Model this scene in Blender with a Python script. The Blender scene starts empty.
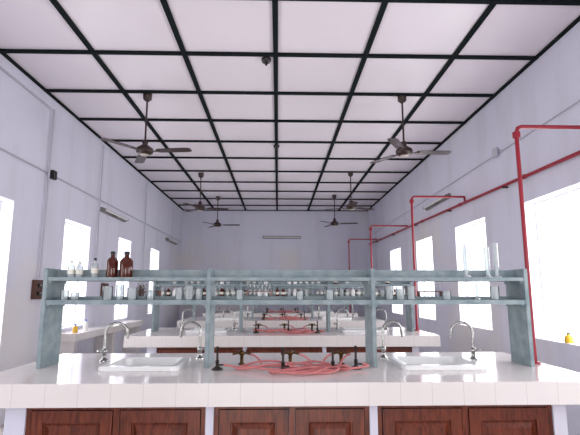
import bpy, bmesh, math, random
from mathutils import Vector, Matrix
random.seed(7)
S=bpy.context.scene
S.view_settings.view_transform='Standard'
S.view_settings.look='None'
S.view_settings.exposure=0.0
S.cycles.transparent_max_bounces=32

# ------------------------------------------------------------ materials
def newmat(name):
    m=bpy.data.materials.new(name); m.use_nodes=True
    nt=m.node_tree; b=nt.nodes['Principled BSDF']
    return m,nt,b
def plain(name,col,rough=0.5,metal=0.0,var=0.0,scale=5.0,col2=None,spec=0.5):
    m,nt,b=newmat(name)
    b.inputs['Roughness'].default_value=rough
    b.inputs['Metallic'].default_value=metal
    b.inputs['Specular IOR Level'].default_value=spec
    c2=col2 or tuple(max(0,c*(1-var)) for c in col)
    tc=nt.nodes.new('ShaderNodeTexCoord')
    n=nt.nodes.new('ShaderNodeTexNoise'); n.inputs['Scale'].default_value=scale; n.inputs['Detail'].default_value=5
    r=nt.nodes.new('ShaderNodeValToRGB')
    r.color_ramp.elements[0].position=0.35; r.color_ramp.elements[1].position=0.65
    r.color_ramp.elements[0].color=(*c2,1); r.color_ramp.elements[1].color=(*col,1)
    nt.links.new(tc.outputs['Object'],n.inputs['Vector'])
    nt.links.new(n.outputs['Fac'],r.inputs['Fac'])
    nt.links.new(r.outputs['Color'],b.inputs['Base Color'])
    return m
def wallmat(name,base,stain,sc):
    m,nt,b=newmat(name); b.inputs['Roughness'].default_value=0.75
    tc=nt.nodes.new('ShaderNodeTexCoord')
    mp=nt.nodes.new('ShaderNodeMapping'); mp.inputs['Scale'].default_value=(1.2,1.2,0.22)
    n=nt.nodes.new('ShaderNodeTexNoise'); n.inputs['Scale'].default_value=sc; n.inputs['Detail'].default_value=8; n.inputs['Roughness'].default_value=0.65
    r=nt.nodes.new('ShaderNodeValToRGB')
    r.color_ramp.elements[0].position=0.28; r.color_ramp.elements[1].position=0.52
    r.color_ramp.elements[0].color=(*stain,1); r.color_ramp.elements[1].color=(*base,1)
    # damp yellowing
    n2=nt.nodes.new('ShaderNodeTexNoise'); n2.inputs['Scale'].default_value=0.45; n2.inputs['Detail'].default_value=4
    r2=nt.nodes.new('ShaderNodeValToRGB'); r2.color_ramp.elements[0].position=0.56; r2.color_ramp.elements[1].position=0.70
    mx=nt.nodes.new('ShaderNodeMix'); mx.data_type='RGBA'; mx.inputs[7].default_value=(0.72,0.68,0.60,1)
    sc2=nt.nodes.new('ShaderNodeMath'); sc2.operation='MULTIPLY'; sc2.inputs[1].default_value=0.6
    nt.links.new(tc.outputs['Object'],mp.inputs['Vector']); nt.links.new(mp.outputs['Vector'],n.inputs['Vector'])
    nt.links.new(tc.outputs['Object'],n2.inputs['Vector']); nt.links.new(n2.outputs['Fac'],r2.inputs['Fac'])
    nt.links.new(r2.outputs['Color'],sc2.inputs[0]); nt.links.new(sc2.outputs[0],mx.inputs[0])
    nt.links.new(n.outputs['Fac'],r.inputs['Fac']); nt.links.new(r.outputs['Color'],mx.inputs[6]); nt.links.new(mx.outputs[2],b.inputs['Base Color'])
    return m
M_wall=wallmat('wall_distemper',(0.69,0.69,0.81),(0.61,0.605,0.69),1.6)
M_ceil=plain('ceiling_board',(0.86,0.80,0.86),0.30,0,0.05,0.5)
M_batten=plain('ceiling_batten_paint',(0.006,0.010,0.011),0.85,spec=0.15)
M_floor=plain('floor_mosaic',(0.45,0.40,0.38),0.35,0,0.3,30)
M_rack=plain('rack_bluegrey_paint',(0.285,0.345,0.365),0.5,0,0,11,(0.18,0.245,0.27))
M_cer=plain('sink_ceramic',(0.85,0.86,0.86),0.12,0,0.02)
M_chrome=plain('tap_chrome',(0.45,0.45,0.44),0.22,1,0.3,30)
M_brass=plain('gas_tap_brass',(0.14,0.08,0.035),0.4,1,0.4,30)
M_dark=plain('burner_iron',(0.03,0.022,0.02),0.45,0.4)
M_hose=plain('rubber_hose_pink',(0.66,0.22,0.22),0.6,0,0.3,15)
M_red=plain('gas_pipe_red',(0.33,0.012,0.03),0.4,0,0.15,8)
M_fan=plain('fan_brown_enamel',(0.035,0.014,0.012),0.35,0,0.2)
M_fanw=plain('fan_trim',(0.5,0.45,0.4),0.4)
M_cond=plain('conduit_grey',(0.50,0.50,0.57),0.6)
M_fix=plain('tubelight_fixture_grey',(0.22,0.20,0.20),0.5)
M_tube=plain('fluorescent_tube_glass',(0.85,0.85,0.82),0.25)
M_switch=plain('switchboard_wood',(0.10,0.045,0.03),0.5,0,0.3)
M_bak=plain('bakelite_black',(0.015,0.012,0.012),0.3)
M_frame=plain('window_frame_paint',(0.82,0.83,0.86),0.5)
M_label=plain('paper_label',(0.75,0.73,0.65),0.8)
M_cap=plain('bottle_cap_black',(0.01,0.01,0.012),0.4)
M_capg=plain('glass_stopper_pale',(0.55,0.58,0.6),0.2)
M_white=plain('white_plastic',(0.8,0.8,0.8),0.4)
M_yellow=plain('yellow_plastic',(0.75,0.45,0.03),0.4)
M_blue=plain('blue_plastic',(0.05,0.15,0.5),0.4)
def woodmat():
    m,nt,b=newmat('cupboard_varnished_wood'); b.inputs['Roughness'].default_value=0.3
    tc=nt.nodes.new('ShaderNodeTexCoord'); mp=nt.nodes.new('ShaderNodeMapping'); mp.inputs['Scale'].default_value=(14,14,2)
    n=nt.nodes.new('ShaderNodeTexNoise'); n.inputs['Scale'].default_value=2.5; n.inputs['Detail'].default_value=8; n.inputs['Distortion'].default_value=1.2
    r=nt.nodes.new('ShaderNodeValToRGB')
    r.color_ramp.elements[0].position=0.3; r.color_ramp.elements[1].position=0.72
    r.color_ramp.elements[0].color=(0.065,0.013,0.007,1); r.color_ramp.elements[1].color=(0.22,0.05,0.022,1)
    nt.links.new(tc.outputs['Object'],mp.inputs['Vector']); nt.links.new(mp.outputs['Vector'],n.inputs['Vector'])
    nt.links.new(n.outputs['Fac'],r.inputs['Fac']); nt.links.new(r.outputs['Color'],b.inputs['Base Color'])
    return m
M_wood=woodmat()
def tilemat():
    m,nt,b=newmat('white_glazed_tile'); b.inputs['Roughness'].default_value=0.12
    tc=nt.nodes.new('ShaderNodeTexCoord'); sp=nt.nodes.new('ShaderNodeSeparateXYZ')
    nt.links.new(tc.outputs['Object'],sp.inputs[0])
    outs=[]
    for ax,off in (('X',10.03),('Y',10.05)):
        a=nt.nodes.new('ShaderNodeMath'); a.operation='ADD'; a.inputs[1].default_value=off
        d=nt.nodes.new('ShaderNodeMath'); d.operation='DIVIDE'; d.inputs[1].default_value=0.2
        f=nt.nodes.new('ShaderNodeMath'); f.operation='FRACT'
        l=nt.nodes.new('ShaderNodeMath'); l.operation='LESS_THAN'; l.inputs[1].default_value=0.02
        nt.links.new(sp.outputs[ax],a.inputs[0]); nt.links.new(a.outputs[0],d.inputs[0]); nt.links.new(d.outputs[0],f.inputs[0]); nt.links.new(f.outputs[0],l.inputs[0])
        outs.append(l)
    mx=nt.nodes.new('ShaderNodeMath'); mx.operation='MAXIMUM'
    nt.links.new(outs[0].outputs[0],mx.inputs[0]); nt.links.new(outs[1].outputs[0],mx.inputs[1])
    c=nt.nodes.new('ShaderNodeMix'); c.data_type='RGBA'
    c.inputs[6].default_value=(0.80,0.76,0.745,1); c.inputs[7].default_value=(0.66,0.62,0.60,1)
    nt.links.new(mx.outputs[0],c.inputs[0]); nt.links.new(c.outputs[2],b.inputs['Base Color'])
    return m
M_tile=tilemat()
def glassmat(name,tint,fac,rough=0.03,milk=0.12):
    m=bpy.data.materials.new(name); m.use_nodes=True; nt=m.node_tree; nt.nodes.clear()
    o=nt.nodes.new('ShaderNodeOutputMaterial'); t=nt.nodes.new('ShaderNodeBsdfTransparent'); t.inputs[0].default_value=(*tint,1)
    d=nt.nodes.new('ShaderNodeBsdfDiffuse'); d.inputs[0].default_value=(0.75,0.8,0.82,1)
    x0=nt.nodes.new('ShaderNodeMixShader'); x0.inputs[0].default_value=milk
    nt.links.new(t.outputs[0],x0.inputs[1]); nt.links.new(d.outputs[0],x0.inputs[2])
    g=nt.nodes.new('ShaderNodeBsdfGlossy'); g.inputs['Roughness'].default_value=rough
    lw=nt.nodes.new('ShaderNodeLayerWeight'); lw.inputs['Blend'].default_value=fac
    x=nt.nodes.new('ShaderNodeMixShader')
    nt.links.new(lw.outputs['Fresnel'],x.inputs[0]); nt.links.new(x0.outputs[0],x.inputs[1]); nt.links.new(g.outputs[0],x.inputs[2]); nt.links.new(x.outputs[0],o.inputs[0])
    return m
M_glass=glassmat('lab_glass',(0.90,0.93,0.94),0.22)
M_glassd=glassmat('reagent_glass_milky',(0.84,0.89,0.90),0.2,0.05,0.42)
M_amber=plain('amber_glass',(0.075,0.012,0.004),0.1)

# ------------------------------------------------------------ mesh builder
class MB:
    def __init__(s): s.v=[]; s.f=[]; s.m=[]; s.s=[]; s.mats=[]
    def mi(s,mat):
        if mat not in s.mats: s.mats.append(mat)
        return s.mats.index(mat)
    def add(s,vs,fs,mat,smooth=False):
        o=len(s.v); k=s.mi(mat); s.v+= [tuple(v) for v in vs]
        for f in fs: s.f.append([i+o for i in f]); s.m.append(k); s.s.append(smooth)
    def box(s,x0,x1,y0,y1,z0,z1,mat):
        vs=[(x,y,z) for x in (x0,x1) for y in (y0,y1) for z in (z0,z1)]
        s.add(vs,[(0,1,3,2),(4,6,7,5),(0,4,5,1),(2,3,7,6),(0,2,6,4),(1,5,7,3)],mat)
    def bevbox(s,x0,x1,y0,y1,z0,z1,mat,b=0.006):
        bm=bmesh.new(); bmesh.ops.create_cube(bm,size=1)
        for v in bm.verts:
            v.co=Vector(((x0+x1)/2+v.co.x*(x1-x0),(y0+y1)/2+v.co.y*(y1-y0),(z0+z1)/2+v.co.z*(z1-z0)))
        bmesh.ops.bevel(bm,geom=bm.edges[:],offset=b,segments=2,affect='EDGES')
        bm.verts.index_update()
        s.add([v.co[:] for v in bm.verts],[[v.index for v in f.verts] for f in bm.faces],mat); bm.free()
    def lathe(s,prof,mat,c=(0,0,0),n=16,smooth=True,capb=True,capt=True):
        vs=[];fs=[]
        for r,z in prof:
            for i in range(n):
                a=2*math.pi*i/n; vs.append((c[0]+r*math.cos(a),c[1]+r*math.sin(a),c[2]+z))
        for j in range(len(prof)-1):
            for i in range(n):
                k=(i+1)%n; fs.append((j*n+i,j*n+k,(j+1)*n+k,(j+1)*n+i))
        s.add(vs,fs,mat,smooth)
        if capb: s.add(vs[:n],[list(range(n))[::-1]],mat)
        if capt: s.add(vs[-n:],[list(range(n))],mat)
    def tube(s,pts,r,mat,n=8,caps=True):
        pts=[Vector(p) for p in pts]; vs=[];fs=[]
        up=None
        for i,p in enumerate(pts):
            t=(pts[min(i+1,len(pts)-1)]-pts[max(i-1,0)]).normalized()
            if up is None:
                up=Vector((0,0,1)) if abs(t.z)<0.9 else Vector((1,0,0))
            a=t.cross(up)
            if a.length<1e-4: a=t.orthogonal()
            a.normalize(); b=a.cross(t).normalized(); up=b
            rr=r[i] if isinstance(r,(list,tuple)) else r
            for k in range(n):
                an=2*math.pi*k/n; vs.append(p+a*rr*math.cos(an)+b*rr*math.sin(an))
        for j in range(len(pts)-1):
            for i in range(n):
                k=(i+1)%n; fs.append((j*n+i,j*n+k,(j+1)*n+k,(j+1)*n+i))
        s.add(vs,fs,mat,True)
        if caps:
            s.add(vs[:n],[list(range(n))],mat); s.add(vs[-n:],[list(range(n))],mat)
    def mesh(s,name):
        me=bpy.data.meshes.new(name); me.from_pydata(s.v,[],s.f)
        for m in s.mats: me.materials.append(m)
        for p,k,sm in zip(me.polygons,s.m,s.s): p.material_index=k; p.use_smooth=sm
        bm=bmesh.new(); bm.from_mesh(me); bmesh.ops.recalc_face_normals(bm,faces=bm.faces); bm.to_mesh(me); bm.free()
        return me
    def obj(s,name,loc=(0,0,0),rot=0):
        return put(s.mesh(name),name,loc,rot)
def put(me,name,loc=(0,0,0),rot=0):
    o=bpy.data.objects.new(name,me); S.collection.objects.link(o); o.location=loc; o.rotation_euler=(0,0,rot); return o

# ------------------------------------------------------------ constants
CZ=1.46
XL,XR=-3.05,2.90
YB,YF=-3.0,14.60
H=CZ+2.60
CT=0.90
T=0.2

# ------------------------------------------------------------ room
def wall_with_openings(name,x0,x1,opens,y0,y1):
    b=MB(); y=y0
    for a,c,z0,z1 in sorted(opens):
        b.box(x0,x1,y,a,0,H,M_wall)
        if z0>0: b.box(x0,x1,a,c,0,z0,M_wall)
        b.box(x0,x1,a,c,z1,H,M_wall); y=c
    b.box(x0,x1,y,y1,0,H,M_wall)
    return b.obj(name)
ZT=2.50
Lop=[(-0.1,0.9,0.95,ZT),(2.0,3.0,0.95,ZT),(4.2,5.3,0.0,ZT),(6.6,7.5,0.95,ZT),(8.85,9.6,0.95,ZT),(11.1,11.9,0.95,ZT)]
Rop=[(-0.2,0.8,0.95,ZT),(2.0,3.0,0.95,ZT),(4.15,5.3,0.95,ZT),(6.3,7.4,0.95,ZT),(8.55,9.55,0.95,ZT),(10.8,11.8,0.95,ZT)]
wall_with_openings('wall_left',XL-T,XL,Lop,YB,YF)
wall_with_openings('wall_right',XR,XR+T,Rop,YB,YF)
b=MB(); b.box(XL-T,XR+T,YF,YF+T,0,H,M_wall); b.obj('wall_back')
b=MB()
b.box(XL-T,-1.6,YB-T,YB,0,H,M_wall); b.box(1.6,XR+T,YB-T,YB,0,H,M_wall); b.box(-1.6,1.6,YB-T,YB,2.6,H,M_wall)  # unseen opening added to let in the rear fill lamp
b.obj('wall_front')
b=MB(); b.box(XL-T,XR+T,YB-T,YF+T,-0.1,0,M_floor); b.obj('floor')
b=MB(); b.box(XL-T,XR+T,YB-T,YF+T,H,H+0.1,M_ceil); b.obj('ceiling')
b=MB(); w=0.027; z0=H-0.022
for x in (-2.03,-1.04,-0.035,0.96,1.95): b.box(x-w,x+w,YB,YF,z0,H-0.0005,M_batten)
b.box(XL,XL+0.04,YB,YF,z0,H-0.0005,M_batten); b.box(XR-0.04,XR,YB,YF,z0,H-0.0005,M_batten); b.box(XL,XR,YF-0.04,YF,z0,H-0.0005,M_batten)
y=4.73-7*0.998
while y<YF-0.1:
    b.box(XL,XR,y-w,y+w,z0-0.003,H-0.001,M_batten); y+=0.998
b.obj('trim_ceiling_battens')
b=MB(); b.box(XL,XR,YF-0.015,YF,0,0.12,M_floor); b.obj('baseboard_back')

def win(name,xin,xout,y0,y1,z0,z1):
    b=MB(); t=0.02; g=0.001
    xc=(xin+xout)/2+ (xout-xin)*0.35; x0,x1=xc-0.02,xc+0.02
    y0+=g; y1-=g; z1-=g; z0+=g
    b.box(x0,x1,y0,y0+t,z0,z1,M_frame); b.box(x0,x1,y1-t,y1,z0,z1,M_frame)
    b.box(x0,x1,y0+t,y1-t,z1-t,z1,M_frame)
    if z0>0.1: b.box(x0,x1,y0+t,y1-t,z0,z0+t,M_frame)
    b.obj(name)
i=1
def daylight(name,loc,rot,sx,sy,e,col=(1.0,0.985,0.97)):
    l=bpy.data.lights.new(name,'AREA'); l.shape='RECTANGLE'; l.size=sx; l.size_y=sy; l.energy=e; l.color=col
    o=bpy.data.objects.new(name,l); S.collection.objects.link(o); o.location=loc; o.rotation_euler=rot
WL,WR=14,29
for a,c,z0,z1 in Lop:
    if z0>0: win('window_%d'%i,XL,XL-T,a,c,z0,z1); i+=1
    else: win('door_1',XL,XL-T,a,c,z0,z1)
    daylight('daylight_window',(XL-T-0.03,(a+c)/2,(z0+z1)/2),(0,math.radians(-90),0),z1-z0,c-a,WL*(z1-z0)/1.55)
for a,c,z0,z1 in Rop:
    win('window_%d'%i,XR,XR+T,a,c,z0,z1); i+=1
    daylight('daylight_window',(XR+T+0.03,(a+c)/2,(z0+z1)/2),(0,math.radians(90),0),z1-z0,c-a,WR*(z1-z0)/1.55)
daylight('rear_fill_light',(0,YB-T-0.05,1.35),(math.radians(90),0,0),3.2,2.4,90,(1.0,0.96,0.93))  # added fill lamp behind the camera, brightens front faces

b=MB(); b.box(-40,40,-40,50,-0.35,-0.12,plain('sunlit_sandy_ground',(0.88,0.86,0.83),0.9,0,0.08,0.5)); b.obj('ground')

w=bpy.data.worlds.new('sky'); S.world=w; w.use_nodes=True
bg=w.node_tree.nodes['Background']; bg.inputs[0].default_value=(0.97,0.98,1.0,1); bg.inputs[1].default_value=2.5

# ------------------------------------------------------------ benches
BX0,BX1=-1.97,2.12; HD=0.72
SX=[(-1.25,-0.75),(0.95,1.50)]; SY=(-0.24,0.22)
def bench_mesh():
    b=MB()
    xs=[BX0,SX[0][0],SX[0][1],SX[1][0],SX[1][1],BX1]; ys=[-HD,SY[0],SY[1],HD]
    for i in range(5):
        for j in range(3):
            if j==1 and i in (1,3): continue
            b.box(xs[i],xs[i+1],ys[j],ys[j+1],CT-0.140,CT,M_tile)
    zt=CT-0.140
    X0,X1=-1.69,1.85
    b.box(X0,X1,-HD+0.12,HD-0.12,0.0,zt,M_wall)
    for s in (-1,1):
        def bx(x0,x1,a,c,z0,z1,m):
            ya,yc=sorted((s*a,s*c)); b.box(x0,x1,ya,yc,z0,z1,m)
        for (p0,p1) in ((X0,-1.565),(-0.45,-0.40),(0.585,0.635),(1.765,X1)):
            bx(p0,p1,0.55,0.66,0,zt,M_wall)
        bx(X0,X1,0.55,0.655,0,0.10,M_wall)
        for (x0,x1) in ((-1.565,-0.45),(-0.40,0.585),(0.635,1.765)):
            f=0.03
            bx(x0,x1,0.60,0.645,zt-f,zt,M_wood); bx(x0,x1,0.60,0.645,0.10,0.10+f,M_wood)
            bx(x0,x0+f,0.60,0.645,0.13,zt-f,M_wood); bx(x1-f,x1,0.60,0.645,0.13,zt-f,M_wood)
            xm=(x0+x1)/2; bx(xm-0.02,xm+0.02,0.60,0.645,0.13,zt-f,M_wood)
            for (d0,d1) in ((x0+f,xm-0.02),(xm+0.02,x1-f)):
                g=0.005; d0+=g; d1-=g; zb=0.135; zc=zt-f-0.005; st=0.07
                bx(d0,d0+st,0.61,0.652,zb,zc,M_wood); bx(d1-st,d1,0.61,0.652,zb,zc,M_wood)
                bx(d0+st,d1-st,0.61,0.652,zc-st,zc,M_wood); bx(d0+st,d1-st,0.61,0.652,zb,zb+st,M_wood)
                bx(d0+st,d1-st,0.61,0.630,zb+st,zc-st,M_wood)
                q0,q1,r0,r1=d0+st+0.012,d1-st-0.012,zb+st+0.012,zc-st-0.012; e=0.035
                vs=[(q0,s*0.630,r0),(q1,s*0.630,r0),(q1,s*0.630,r1),(q0,s*0.630,r1),
                    (q0+e,s*0.652,r0+e),(q1-e,s*0.652,r0+e),(q1-e,s*0.652,r1-e),(q0+e,s*0.652,r1-e)]
                b.add(vs,[(0,1,5,4),(1,2,6,5),(2,3,7,6),(3,0,4,7),(4,5,6,7)],M_wood)
            for kx in (xm-0.06,xm+0.06):
                b.tube([(kx,s*0.652,0.5),(kx,s*0.675,0.5)],0.012,M_brass)
    return b.mesh('laboratory_bench')
def rack_mesh():
    b=MB(); d=0.15; top=1.64; t=0.016
    ends=[-1.765,-0.53,0.735,1.935]
    for x in ends:
        b.bevbox(x-t,x+t,-d,d,CT,top,M_rack,0.003)
    for i in range(3):
        x0,x1=ends[i]+t,ends[i+1]-t
        b.box(x0,x1,-d+0.005,d-0.005,1.545,1.572,M_rack)
        b.box(x0,x1,0.0,0.02,1.572,1.635,M_rack)
        b.box(x0,x1,-d+0.005,d-0.005,1.365,1.40,M_rack)
        b.box(x0,x1,0.0,0.02,1.40,1.425,M_rack)
        for xx in (x0,x1-0.02):
            b.box(xx,xx+0.02,-d+0.02,d-0.02,1.345,1.365,M_rack); b.box(xx,xx+0.02,-d+0.02,d-0.02,1.525,1.545,M_rack)
    return b.mesh('reagent_rack')
def sink_mesh(x0,x1):
    cx=(x0+x1)/2; cy=(SY[0]+SY[1])/2; hx=(x1-x0)/2; hy=(SY[1]-SY[0])/2
    def ring(ex,z,r):
        pts=[]; ax=hx+ex; ay=hy+ex
        for sx,sy,a0 in ((1,1,0),(-1,1,90),(-1,-1,180),(1,-1,270)):
            for k in range(5):
                a=math.radians(a0+k*22.5); pts.append((cx+sx*(ax-r)+r*math.cos(a),cy+sy*(ay-r)+r*math.sin(a),z))
        return pts
    rings=[ring(0.04,CT+0.001,0.05),ring(0.04,CT+0.028,0.05),ring(0.033,CT+0.034,0.05),ring(-0.012,CT+0.034,0.05),ring(-0.022,CT+0.024,0.05),
           ring(-0.035,CT-0.09,0.06),ring(-0.07,CT-0.125,0.06)]
    b=MB(); vs=[p for r in rings for p in r]; n=20; fs=[]
    for j in range(len(rings)-1):
        for i in range(n):
            k=(i+1)%n; fs.append((j*n+i,j*n+k,(j+1)*n+k,(j+1)*n+i))
    fs.append(tuple((len(rings)-1)*n+i for i in range(n)))
    b.add(vs,fs,M_cer,False)
    b.lathe([(0.03,0),(0.03,0.004)],M_chrome,(cx,cy,CT-0.124))
    return b.mesh('laboratory_sink')
def tap_mesh():
    b=MB()
    b.lathe([(0.034,0),(0.034,0.012),(0.018,0.02),(0.015,0.06),(0.022,0.065),(0.022,0.09),(0.013,0.1)],M_chrome)
    pts=[(0,0,0.09),(0,0,0.16),(0.0,0,0.215)]
    for k in range(1,13):
        a=math.pi*k/12*1.0; pts.append((0.085-0.085*math.cos(a),0,0.23+0.075*math.sin(a)))
    b.tube(pts,0.011,M_chrome,10)
    e=pts[-1]; b.tube([e,(e[0]+0.005,0,e[2]-0.055)],[0.014,0.010],M_chrome,10)
    b.tube([(0,0,0.078),(-0.05,0,0.085)],0.009,M_chrome)
    b.tube([(-0.05,-0.03,0.085),(-0.05,0.03,0.085)],0.007,M_chrome)
    return b.mesh('gooseneck_tap')
def burner_mesh():
    b=MB()
    b.lathe([(0.042,0),(0.042,0.008),(0.02,0.02),(0.012,0.028),(0.012,0.05),(0.014,0.05),(0.014,0.068),(0.0085,0.07),(0.0085,0.15),(0.011,0.152),(0.011,0.165),(0.007,0.165)],M_dark,n=14)
    b.tube([(0,0,0.035),(0.05,0,0.035)],0.006,M_dark)
    return b.mesh('bunsen_burner')
def gastap_mesh():
    b=MB()
    b.lathe([(0.028,0),(0.028,0.01),(0.014,0.016),(0.014,0.07),(0.022,0.075),(0.022,0.1),(0.008,0.11)],M_brass,n=12)
    for a in (0.3,math.pi-0.3,math.pi+0.3,-0.3):
        c,s=math.cos(a),math.sin(a)
        b.tube([(0,0,0.088),(0.03*c,0.03*s,0.088),(0.075*c,0.075*s,0.08)],[0.008,0.008,0.006],M_brass)
        b.tube([(0.035*c,0.035*s,0.088),(0.035*c,0.035*s,0.112)],0.004,M_dark)
    return b.mesh('gas_tap')
def bottle(b,x,y,z,h,r,mat,cap,label=True):
    b.lathe([(r*0.95,0),(r,0.006),(r,h*0.62),(r*0.8,h*0.70),(r*0.36,h*0.78),(r*0.36,h*0.87)],mat,(x,y,z),n=14)
    b.lathe([(r*0.42,0),(r*0.42,h*0.12),(r*0.3,h*0.13)],cap,(x,y,z+h*0.87),n=12)
    if label:
        b.lathe([(r*1.02,0),(r*1.02,h*0.26)],M_label,(x,y,z+h*0.2),n=14,capb=False,capt=False)
def beaker(b,x,y,z,h,r,mat=None):
    b.lathe([(r*0.9,0.001),(r,0.008),(r,h),(r*1.08,h+0.004)],mat or M_glass,(x,y,z),n=16,capt=False)
def cyl(b,x,y,z,h,r):
    b.lathe([(r*2,0),(r*2,0.006),(r*0.9,0.016),(r,0.02),(r,h),(r*1.2,h+0.006)],M_glassd,(x,y,z),n=14,capt=False)
def ttrack(b,x,y,z,L=0.2,h=0.09):
    b.box(x-L/2,x+L/2,y-0.03,y+0.03,z,z+0.01,M_wood)
    b.box(x-L/2,x+L/2,y-0.03,y+0.03,z+h-0.03,z+h-0.022,M_wood)
    for e in (-L/2,L/2-0.01): b.box(x+e,x+e+0.01,y-0.03,y+0.03,z+0.01,z+h-0.03,M_wood)
    n=6
    for i in range(n):
        xx=x-L/2+0.02+(L-0.04)*i/(n-1); b.lathe([(0.006,0),(0.008,0.004),(0.008,h+0.03)],M_glass,(xx,y,z+0.0101),n=8,capt=False)

m_bench=bench_mesh(); m_rack=rack_mesh(); m_s=[sink_mesh(*x) for x in SX]; m_tap=tap_mesh(); m_bur=burner_mesh(); m_gt=gastap_mesh()
TOPZ=1.5725; MIDZ=1.4005
YR=[3.72,6.84,9.98,13.12]

def hose(pts,oy):
    cu=bpy.data.curves.new('rubber_hose','CURVE'); cu.dimensions='3D'; cu.bevel_depth=0.008; cu.bevel_resolution=2; cu.resolution_u=8
    sp=cu.splines.new('NURBS'); sp.points.add(len(pts)-1)
    for p,q in zip(sp.points,pts): p.co=(q[0],q[1]+oy,q[2],1)
    sp.use_endpoint_u=True; sp.order_u=4
    cu.materials.append(M_hose)
    o=bpy.data.objects.new('rubber_hose',cu); S.collection.objects.link(o)
def hosepath(x0,y0,x1,y1,loops,rnd,cx,cy,rx,ry):
    z=CT+0.0095
    sg=1 if cx>x0 else -1
    P=[(x0,y0,CT+0.08),(x0+sg*0.05,y0-0.03,CT+0.075),(x0+sg*0.09,y0-0.09,CT+0.02),(x0+sg*0.1,y0-0.12,z)]
    n=int(loops*7); a0=rnd.uniform(0,6.28)
    for k in range(n):
        a=a0+k*2*math.pi/7; j=rnd.uniform(0.6,1.2)
        P.append((cx+rx*j*math.cos(a)+rnd.uniform(-.03,.03),cy+ry*j*math.sin(a),z+0.008*(k//7)+(rnd.uniform(0.0,0.05) if rnd.random()<0.45 else 0)))
    P+=[(x1+0.15,y1,z),(x1+0.10,y1,CT+0.03),(x1+0.045,y1,CT+0.035)]
    return P

for bi,yy in enumerate(YR):
    put(m_bench,'laboratory_bench',(0,yy,0)); put(m_rack,'reagent_rack',(0,yy,0))
    for k in (0,1):
        put(m_s[k],'laboratory_sink',(0,yy,0))
    for tx,rot in ((-1.42,0.2),(-0.66,math.pi-0.15),(0.91,0.15),(1.64,math.pi-0.2)):
        put(m_tap,'gooseneck_tap',(tx,yy+0.345-(0.12 if tx>1.5 or tx<-1.4 else 0),CT),rot)
    rnd=random.Random(30+bi)
    for gx in (-0.28,0.10,0.50):
        put(m_gt,'gas_tap',(gx,yy+0.02,CT))
    bs=[(-0.44,-0.22),(0.04,-0.30),(0.40,-0.28),(0.58,-0.20)]
    if bi: bs=[(-0.3,-0.3),(0.15,-0.25),(0.55,-0.32)]
    for bx,by in bs: put(m_bur,'bunsen_burner',(bx,yy+by,CT))
    hose(hosepath(-0.21,0.0,bs[0][0],bs[0][1],2.0,rnd,-0.13,-0.22,0.22,0.12),yy)
    hose(hosepath(0.17,0.0,bs[1][0],bs[1][1],2.4,rnd,0.22,-0.20,0.26,0.15),yy)
    hose(hosepath(0.43,0.0,bs[2][0],bs[2][1],1.6,rnd,0.30,-0.36,0.26,0.13),yy)
    if bi==0: hose(hosepath(0.57,0.0,bs[3][0],bs[3][1],1.4,rnd,0.12,-0.42,0.30,0.09),yy)
    if bi>0:
        b=MB()
        for sec in ((-1.72,-0.57),(-0.49,0.70),(0.78,1.90)):
            for zz,yo in ((TOPZ,-0.085),(MIDZ,-0.085),(TOPZ,0.085),(MIDZ,0.085)):
                x=sec[0]+0.06
                dens=0.55 if zz==TOPZ else 0.85
                while x<sec[1]-0.05:
                    if rnd.random()<dens:
                        t=rnd.random(); h=0.10+0.03*rnd.random()
                        if t<0.62: bottle(b,x,yo,zz,h+0.01,0.028,M_glassd if rnd.random()<0.85 else M_amber,M_cap if rnd.random()<0.25 else M_capg)
                        elif t<0.8: beaker(b,x,yo,zz,h*0.8,0.032,M_glassd)
                        else: bottle(b,x,yo,zz,h,0.03,M_white,M_capg,False)
                    x+=0.085
        b.obj('reagent_bottle_row',(0,yy,0))

# ---- rack 1 items
y0=YR[0]
for px in (113,127):
    b=MB(); bottle(b,0,0,0,0.20,0.044 if px==113 else 0.05,M_amber,M_cap,False); b.obj('amber_reagent_bottle',((px-278)/128,y0-0.09,TOPZ))
for px,h in ((73,0.13),(81,0.12),(96,0.15)):
    b=MB(); bottle(b,0,0,0,h,0.026,M_glassd,M_capg if px!=96 else M_cap,True); b.obj('clear_reagent_bottle',((px-278)/128,y0-0.09,TOPZ))
for px,h in ((467,0.26),(489,0.24),(498,0.27)):
    b=MB(); cyl(b,0,0,0,h,0.019); b.obj('measuring_cylinder',((px-278)/126,y0-0.07,TOPZ))
for px,h,r in ((68,.07,.03),(78,.05,.03),(110,.10,.038),(122,.11,.03),(134,.09,.038),(152,.07,.03),(180,.09,.03),(190,.10,.034),(200,.08,.03),
               (240,.07,.03),(300,.06,.03),(330,.07,.035),(390,.10,.033),(401,.08,.035),(412,.1,.033),(448,.06,.035),(497,.10,.035)):
    b=MB(); beaker(b,0,0,0,h,r,M_glassd); b.obj('glass_beaker',((px-278)/128,y0-0.085,MIDZ))
b=MB(); cyl(b,0,0,0,0.12,0.012); b.obj('measuring_cylinder',((480-278)/128,y0-0.07,MIDZ))
for x in (-1.05,-0.15,1.25):
    b=MB(); ttrack(b,0,0,0); b.obj('test_tube_rack',(x,y0+0.08,MIDZ))

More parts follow.
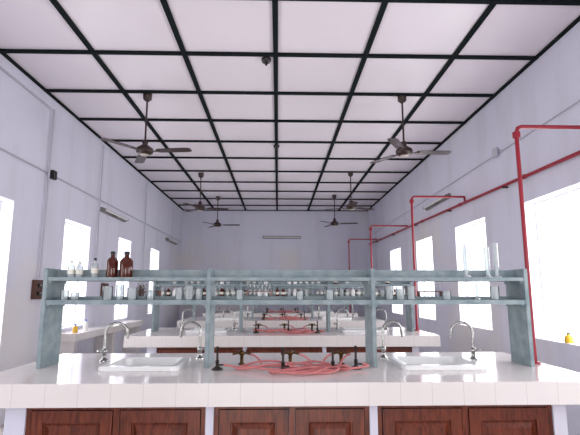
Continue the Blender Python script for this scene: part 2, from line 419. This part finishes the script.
# ------------------------------------------------------------ gas pipe
def pipe():
    b=MB(); R=0.02; X=XR-0.045
    Zm=lambda y: CZ+1.31+ (y-4.4)*0.017
    b.tube([(X,YB+0.3,Zm(YB+.3)),(X,YF-0.3,Zm(YF-.3))],R,M_red,10)
    for yy in YR:
        zt=CZ+(1.40 if yy<4 else 1.44)
        if yy>12: zt=CZ+1.50
        b.tube([(X,yy,Zm(yy)),(X,yy,zt),(X-0.03,yy,zt)],R*0.85,M_red,10)
        pts=[(X,yy,zt),(2.08,yy,zt),(2.05,yy,zt-0.012),(2.035,yy,zt-0.05),(2.035,yy,CT+0.002)]
        b.tube(pts,R*0.85,M_red,10)
        b.lathe([(0.032,0),(0.032,0.05)],M_red,(2.035,yy,zt-0.10),n=10)
        b.lathe([(0.04,0),(0.04,0.015),(0.02,0.02)],M_red,(2.035,yy,CT+0.001),n=10)
    for k in range(9):
        y=YB+1+k*1.9; Z=Zm(y)
        b.box(X-0.03,XR-0.001,y-0.012,y+0.012,Z-0.035,Z-0.015,M_dark)
        b.tube([(X,y-0.5,Zm(y-.5)),(X,y-0.44,Zm(y-.44))],0.027,M_red,10)
    b.obj('gas_pipe')
pipe()

# ------------------------------------------------------------ fans
def fan_mesh():
    b=MB()
    b.tube([(0,0,-0.002),(0,0,-0.72)],0.012,M_fan,10)
    b.lathe([(0.02,-0.11),(0.055,-0.08),(0.06,-0.0)],M_fan)
    b.lathe([(0.03,-0.70),(0.045,-0.66),(0.02,-0.64)],M_fan)
    b.lathe([(0.03,-0.845),(0.07,-0.835),(0.105,-0.81),(0.112,-0.785),(0.105,-0.755),(0.07,-0.73),(0.035,-0.70)],M_fan,n=24)
    b.lathe([(0.02,-0.853),(0.05,-0.847),(0.06,-0.84)],M_fanw,n=16)
    for k in range(3):
        a=k*2*math.pi/3; R=Matrix.Rotation(a,3,'Z')
        def add(vs,fs,mat):
            b.add([R@Vector(v) for v in vs],fs,mat)
        vs=[(x,y,z) for x in (0.09,0.20) for y in (-0.02,0.02) for z in (-0.80,-0.792)]
        add(vs,[(0,1,3,2),(4,6,7,5),(0,4,5,1),(2,3,7,6),(0,2,6,4),(1,5,7,3)],M_fan)
        top=[];bot=[]
        st=[(0.16,0.045),(0.22,0.060),(0.40,0.064),(0.56,0.066),(0.605,0.055),(0.62,0.03)]
        for x,hw in st:
            for sg in (-1,1):
                top.append((x,sg*hw,-0.787-sg*hw*0.10)); bot.append((x,sg*hw,-0.792-sg*hw*0.10))
        n=len(top); fs=[]
        for i in range(len(st)-1):
            p=2*i; fs.append((p,p+1,p+3,p+2)); fs.append((n+p,n+p+2,n+p+3,n+p+1))
            fs.append((p,p+2,n+p+2,n+p)); fs.append((p+1,n+p+1,n+p+3,p+3))
        fs.append((0,n,n+1,1)); fs.append((n-2,n-1,2*n-1,2*n-2))
        add(top+bot,fs,M_fan)
    return b.mesh('ceiling_fan')
mf=fan_mesh()
for x,y,a in ((-1.74,5.82,-0.12),(1.65,5.78,0.02),(-1.71,9.95,0.15),(-1.66,12.5,0.0),(1.58,9.75,0.5),(1.52,12.2,-0.2)):
    put(mf,'ceiling_fan',(x,y,H),a)
for x,y in ((-0.14,4.80),(-0.035,7.88)):
    b=MB(); b.lathe([(0.02,-0.06),(0.045,-0.045),(0.055,-0.022),(0.055,0)],M_bak); b.tube([(0,0,-0.055),(0,0,-0.08)],0.012,M_bak); b.obj('ceiling_rose',(x,y,H-0.0255))

# ------------------------------------------------------------ tube lights
def tubelight(name,loc,rot):
    b=MB(); L=0.61
    b.bevbox(-L,L,0.0,0.045,-0.04,0.04,M_fix,0.005)
    b.box(L-0.02,L,-0.05,0.0,-0.02,0.02,M_fix); b.box(-L,-L+0.02,-0.05,0.0,-0.02,0.02,M_fix)
    b.tube([(-L+0.02,-0.03,0),(L-0.02,-0.03,0)],0.016,M_tube,10)
    b.box(-0.1,0.1,-0.01,0.0,-0.025,0.025,M_bak)
    b.obj(name,loc,rot)
tubelight('fluorescent_tube_light',(XL+0.046,8.45,CZ+1.40),math.radians(90))
tubelight('fluorescent_tube_light',(XL+0.046,13.1,CZ+1.42),math.radians(90))
tubelight('fluorescent_tube_light',(XR-0.046,8.1,CZ+1.60),math.radians(-90))
tubelight('fluorescent_tube_light',(0.12,YF-0.046,CZ+1.72),0)
def run(x,pts,r):
    b=MB(); b.tube([(x,p[0],p[1]) for p in pts],r,M_cond,6); b.obj('wiring_conduit')
X=XL+0.016
run(X,[(YB+0.1,CZ+1.55),(YF-0.1,CZ+1.55)],0.011)
run(X,[(YB+0.1,CZ+2.42),(5.93,CZ+2.42)],0.012)
X2=XL+0.040
run(X2,[(5.95,CZ+2.42),(5.95,CZ+0.17)],0.012)
run(X2,[(7.72,CZ+2.5),(7.72,CZ+0.17)],0.010)
run(X2,[(10.4,CZ+2.5),(10.4,CZ+0.17)],0.010)
X=XR-0.012
run(X,[(YB+0.1,CZ+1.86),(YF-0.1,CZ+1.74)],0.008)
b=MB(); b.bevbox(XL+0.028,XL+0.078,6.0,6.1,CZ+1.48,CZ+1.60,M_bak); b.obj('junction_box')
b=MB(); b.bevbox(XR-0.05,XR-0.022,5.74,5.86,CZ+1.76,CZ+1.88,M_cond); b.obj('junction_box')
def switchboard(x,y,z,s):
    b=MB()
    b.bevbox(min(0,s*0.06),max(0,s*0.06),-0.11,0.11,-0.12,0.12,M_switch,0.005)
    for yy in (-0.055,0.055):
        for zz in (-0.05,0.05):
            b.tube([(s*0.06,yy,zz),(s*0.08,yy,zz)],0.025,M_bak,12)
            b.tube([(s*0.08,yy,zz),(s*0.10,yy,zz+0.012)],0.006,M_cond,6)
    b.obj('electrical_switchboard',(x,y,z))
switchboard(XL+0.001,5.95,CZ+0.03,1); switchboard(XL+0.001,8.2,CZ+0.03,1); switchboard(XL+0.001,10.4,CZ+0.03,1); switchboard(XR-0.001,10.2,CZ+0.03,-1)

# side counter on left wall
b=MB(); b.box(XL+0.001,-2.72,6.45,9.6,0.80,0.90,M_tile)
for yy in (6.5,8.0,9.45): b.box(XL+0.001,-2.76,yy,yy+0.1,0,0.8,M_tile)
b.obj('side_counter')
b=MB(); bottle(b,0,0,0,0.11,0.035,M_yellow,M_blue,False); b.obj('yellow_plastic_bottle',(-2.86,6.75,0.9005))
b=MB(); bottle(b,0,0,0,0.16,0.035,M_white,M_blue,False); b.obj('white_plastic_bottle',(-2.82,7.0,0.9005))
b=MB(); bottle(b,0,0,0,0.10,0.04,M_yellow,M_cap,False); b.obj('yellow_plastic_bottle',(XR+0.05,4.72,0.9505))

# ------------------------------------------------------------ camera
cd=bpy.data.cameras.new('camera'); cam=bpy.data.objects.new('camera',cd); S.collection.objects.link(cam)
cd.sensor_width=36; cd.lens=36*460/580; cd.clip_start=0.05; cd.clip_end=200
cam.location=(0,0,CZ); cam.rotation_euler=(math.radians(90+9.2),0,math.radians(-1.5))
S.camera=cam
